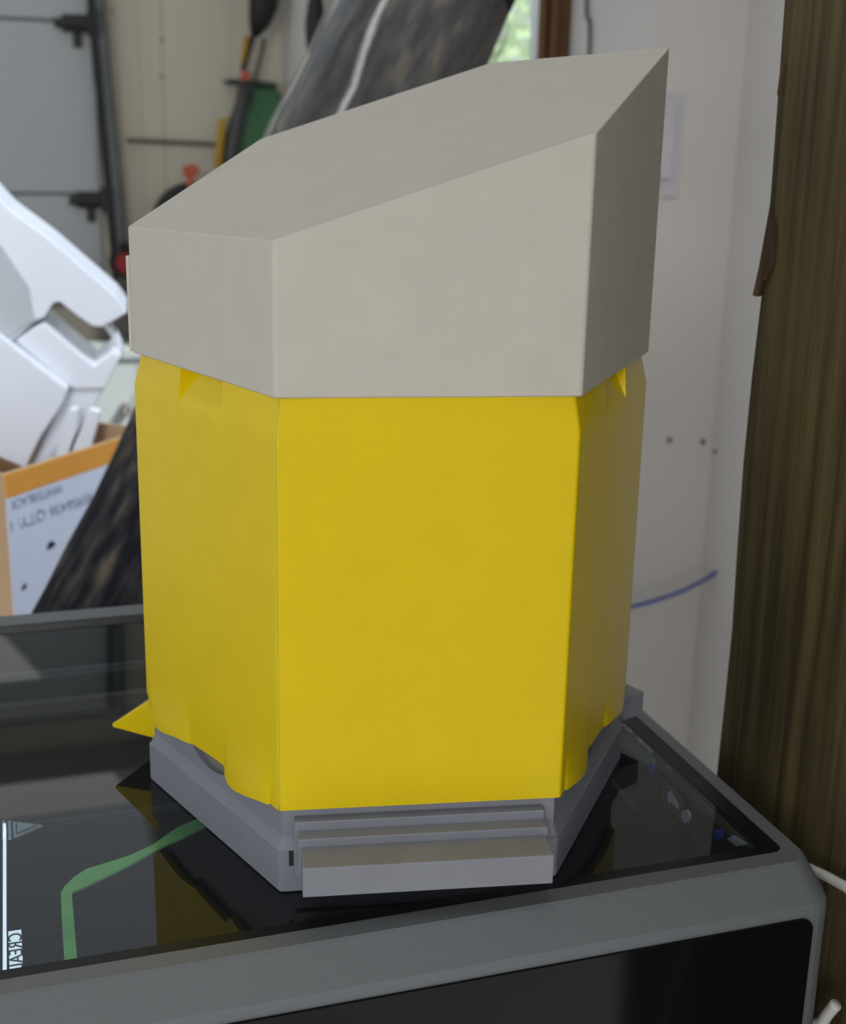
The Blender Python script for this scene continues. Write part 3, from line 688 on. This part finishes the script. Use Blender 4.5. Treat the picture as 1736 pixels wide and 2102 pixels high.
MB().tube(curve(pts, 5), .0042, 10).build('edge_loop', M_WHITE, fo, smooth=True)
fpoly([(142, 842), (160, 838), (158, 880), (130, 960), (108, 960)], 'strap', y=-.015, e=(.002, .006, .002))
fpoly([(184, 840), (206, 846), (204, 858), (176, 960), (138, 960), (152, 915)], 'strap', y=-.02, e=(.002, .006, .002))

# ------------------------------------------------------------------ far background: chest, tote, tools on the back wall
YC = 2.55
ch = tag(empty('storage_chest', (.1, YC+.22, 0)), 'pale grey storage chest against the back wall, behind the open carton', 'chest')
ct = aty(240, 712, YC).z
MB().box((-.55, -.22, 0), (.40, .26, ct-.03)).build('chest_body', M_CHEST, ch, bevel=.008)
MB().box((-.56, -.23, ct-.03), (.41, .27, ct)).build('chest_lid', M_CHEST, ch, bevel=.006)
kn = aty(258, 840, YC-.01); MB().tube([(kn.x-.1, -.215, kn.z), (kn.x-.1, -.245, kn.z)], [.014, .012], 14).build('knob', M_ROD, ch)
tz = aty(240, 602, YC+.05).z
to = tag(empty('storage_tote', (.08, YC+.25, ct)), 'dim brown storage tote standing on the pale grey chest', 'tote')
MB().loft([[Vector((x*.92, y*.92, 0)) for x, y in ((-.14, -.17), (.17, -.17), (.17, .12), (-.14, .12))], [Vector((x, y, tz-ct-.02)) for x, y in ((-.14, -.17), (.17, -.17), (.17, .12), (-.14, .12))]]).build('tote_body', M_TOTE, to)
MB().box((-.15, -.18, tz-ct-.02), (.18, .13, tz-ct)).build('tote_lid', M_TOTE, to, bevel=.004)
# red reel hanging by the track
p = aty(258, 540, YB-.06)
rl = tag(empty('hanging_reel', p), 'small red reel on a dark bracket beside the garage door track', 'reel')
MB().tube([(0, .014, 0), (0, -.014, 0)], .026, 16).build('red_spool', M_RED, rl)
MB().tube([(0, .02, 0), (0, .0135, 0)], .042, 18).build('dark_flange', M_BLACK, rl)
MB().box((-.012, .012, -.05), (.012, .06, .05)).build('bracket', M_BLACK, rl)

def wp(px, py, dy): return aty(px, py, YB-dy)
# trimmer with black motor housing
tr = tag(empty('garden_trimmer', wp(500, 100, .08)), 'black garden trimmer with ochre grip and orange collar hanging on the cream wall', 'garden tool')
TO = Vector(tr.location)
def trb(mb, name, m, **k):
    mb.v = [tuple(Vector(v)-TO) for v in mb.v]; return mb.build(name, m, tr, **k)
trb(MB().tube([wp(560, -120, .10), wp(545, -40, .10), wp(540, 15, .10), wp(532, 45, .09), wp(522, 72, .08)], [.042, .041, .036, .028, .012], 16), 'housing', M_BLACK, smooth=True)
trb(MB().tube([wp(522, 66, .08), wp(508, 110, .08), wp(499, 146, .08)], .008, 10), 'shaft', M_BLACK)
trb(MB().tube([wp(506, 74, .09), wp(502, 100, .09), wp(496, 130, .09)], [.006, .007, .005], 10), 'grip', M_TYEL)
trb(MB().tube([wp(505, 146, .08), wp(502, 165, .08)], .0125, 12), 'collar', M_TORG)
trb(MB().tube([wp(502, 165, .08), wp(495, 215, .08), wp(482, 265, .08), wp(472, 320, .08), wp(469, 345, .08)], [.013, .017, .021, .024, .024], 14), 'lower_shaft', M_TGREY, smooth=True)
trb(MB().tube([wp(470, 245, .10), wp(455, 248, .10), wp(452, 290, .10), wp(448, 330, .10), wp(446, 350, .10)], [.004, .011, .011, .011, .010], 10), 'handle', M_TYEL)
# slim steel rod beside it
gr = tag(empty('metal_pole', wp(530, 120, .05)), 'slim grey pole with a bright tip beside the black trimmer', 'pole')
GO = Vector(gr.location)
def grb(mb, name, m, **k):
    mb.v = [tuple(Vector(v)-GO) for v in mb.v]; return mb.build(name, m, gr, **k)
grb(MB().tube([wp(543, 78, .056), wp(536, 115, .056), wp(520, 172, .056), wp(512, 215, .056)], .0055, 10), 'pole_shaft', M_TGREY)
grb(MB().tube([wp(545, 66, .05), wp(543, 80, .05)], .0085, 12), 'bright_tip', mat('bright_cap', (.8, .8, .85), .3))
# green bucket with dark rim
gb = tag(empty('green_bucket', wp(545, 240, .02)), 'green plastic bucket with a dark rim hanging on the cream wall', 'bucket')
BO = Vector(gb.location)
def gbb(mb, name, m, **k):
    mb.v = [tuple(Vector(v)-BO) for v in mb.v]; return mb.build(name, m, gb, **k)
gbb(MB().prism([wp(x, y, .015) for x, y in ((510, 176), (566, 180), (574, 200), (584, 262), (586, 330), (500, 400), (490, 330), (500, 240))], (0, -.028, 0)), 'bucket_shell', M_TGREEN, bevel=.014, seg=3)
gbb(MB().prism([wp(x, y, .012) for x, y in ((456, 166), (470, 163), (520, 166), (562, 171), (568, 178), (556, 182), (520, 178), (478, 175), (457, 171))], (0, -.032, 0)), 'dark_rim', mat('dark_green_rim', (.02, .035, .025), .5), bevel=.003)
# horizontal rod, tool hanger
hr = tag(MB().tube([wp(260, 288, .03), wp(330, 291, .03), wp(470, 298, .03)], .0058, 10).build('hanging_rod', M_ROD), 'thin brown rod fixed level across the cream wall', 'rod')
# sprayer: orange nozzle above a black hose drum
sr = tag(empty('hose_sprayer', wp(385, 380, .1)), 'black hose drum with an orange nozzle beside the slope of the cap', 'garden hose')
SO = Vector(sr.location)
def srb(mb, name, m, **k):
    mb.v = [tuple(Vector(v)-SO) for v in mb.v]; return mb.build(name, m, sr, **k)
cc = wp(395, 460, .1); ring = [cc+Vector((math.cos(t*math.pi/16)*.088, 0, math.sin(t*math.pi/16)*.088)) for t in range(33)]
srb(MB().tube(ring, .017, 10), 'hose_coil', M_BLACK, smooth=True)
srb(MB().tube([cc+Vector((0, .03, 0)), cc+Vector((0, -.02, 0))], .07, 20), 'drum', M_BLACK)
srb(MB().prism([wp(x, y, .12) for x, y in ((374, 340), (396, 336), (408, 345), (402, 360), (394, 366), (392, 385), (384, 392), (382, 365), (373, 356))], (0, -.03, 0)), 'nozzle', M_TORG, bevel=.004)
# black handled tool on the right wall far away
hp = atx(646, 40, XR-.02)
bt = tag(empty('handled_tool', hp), 'black handled tool with a red tip hanging left of the rug roll', 'hand tool')
HO = Vector(hp)
def btb(mb, name, m, **k):
    mb.v = [tuple(Vector(v)-HO) for v in mb.v]; return mb.build(name, m, bt, **k)
btb(MB().tube([atx(x, y, XR-.03) for x, y in ((652, -60), (650, -10), (648, 5), (646, 50), (646, 95), (643, 112))], [.012, .012, .018, .022, .02, .010], 12), 'handle', M_BLACK, smooth=True)
btb(MB().tube([atx(x, y, XR-.03) for x, y in ((643, 110), (641, 124))], [.010, .008], 10), 'red_tip', M_RED)
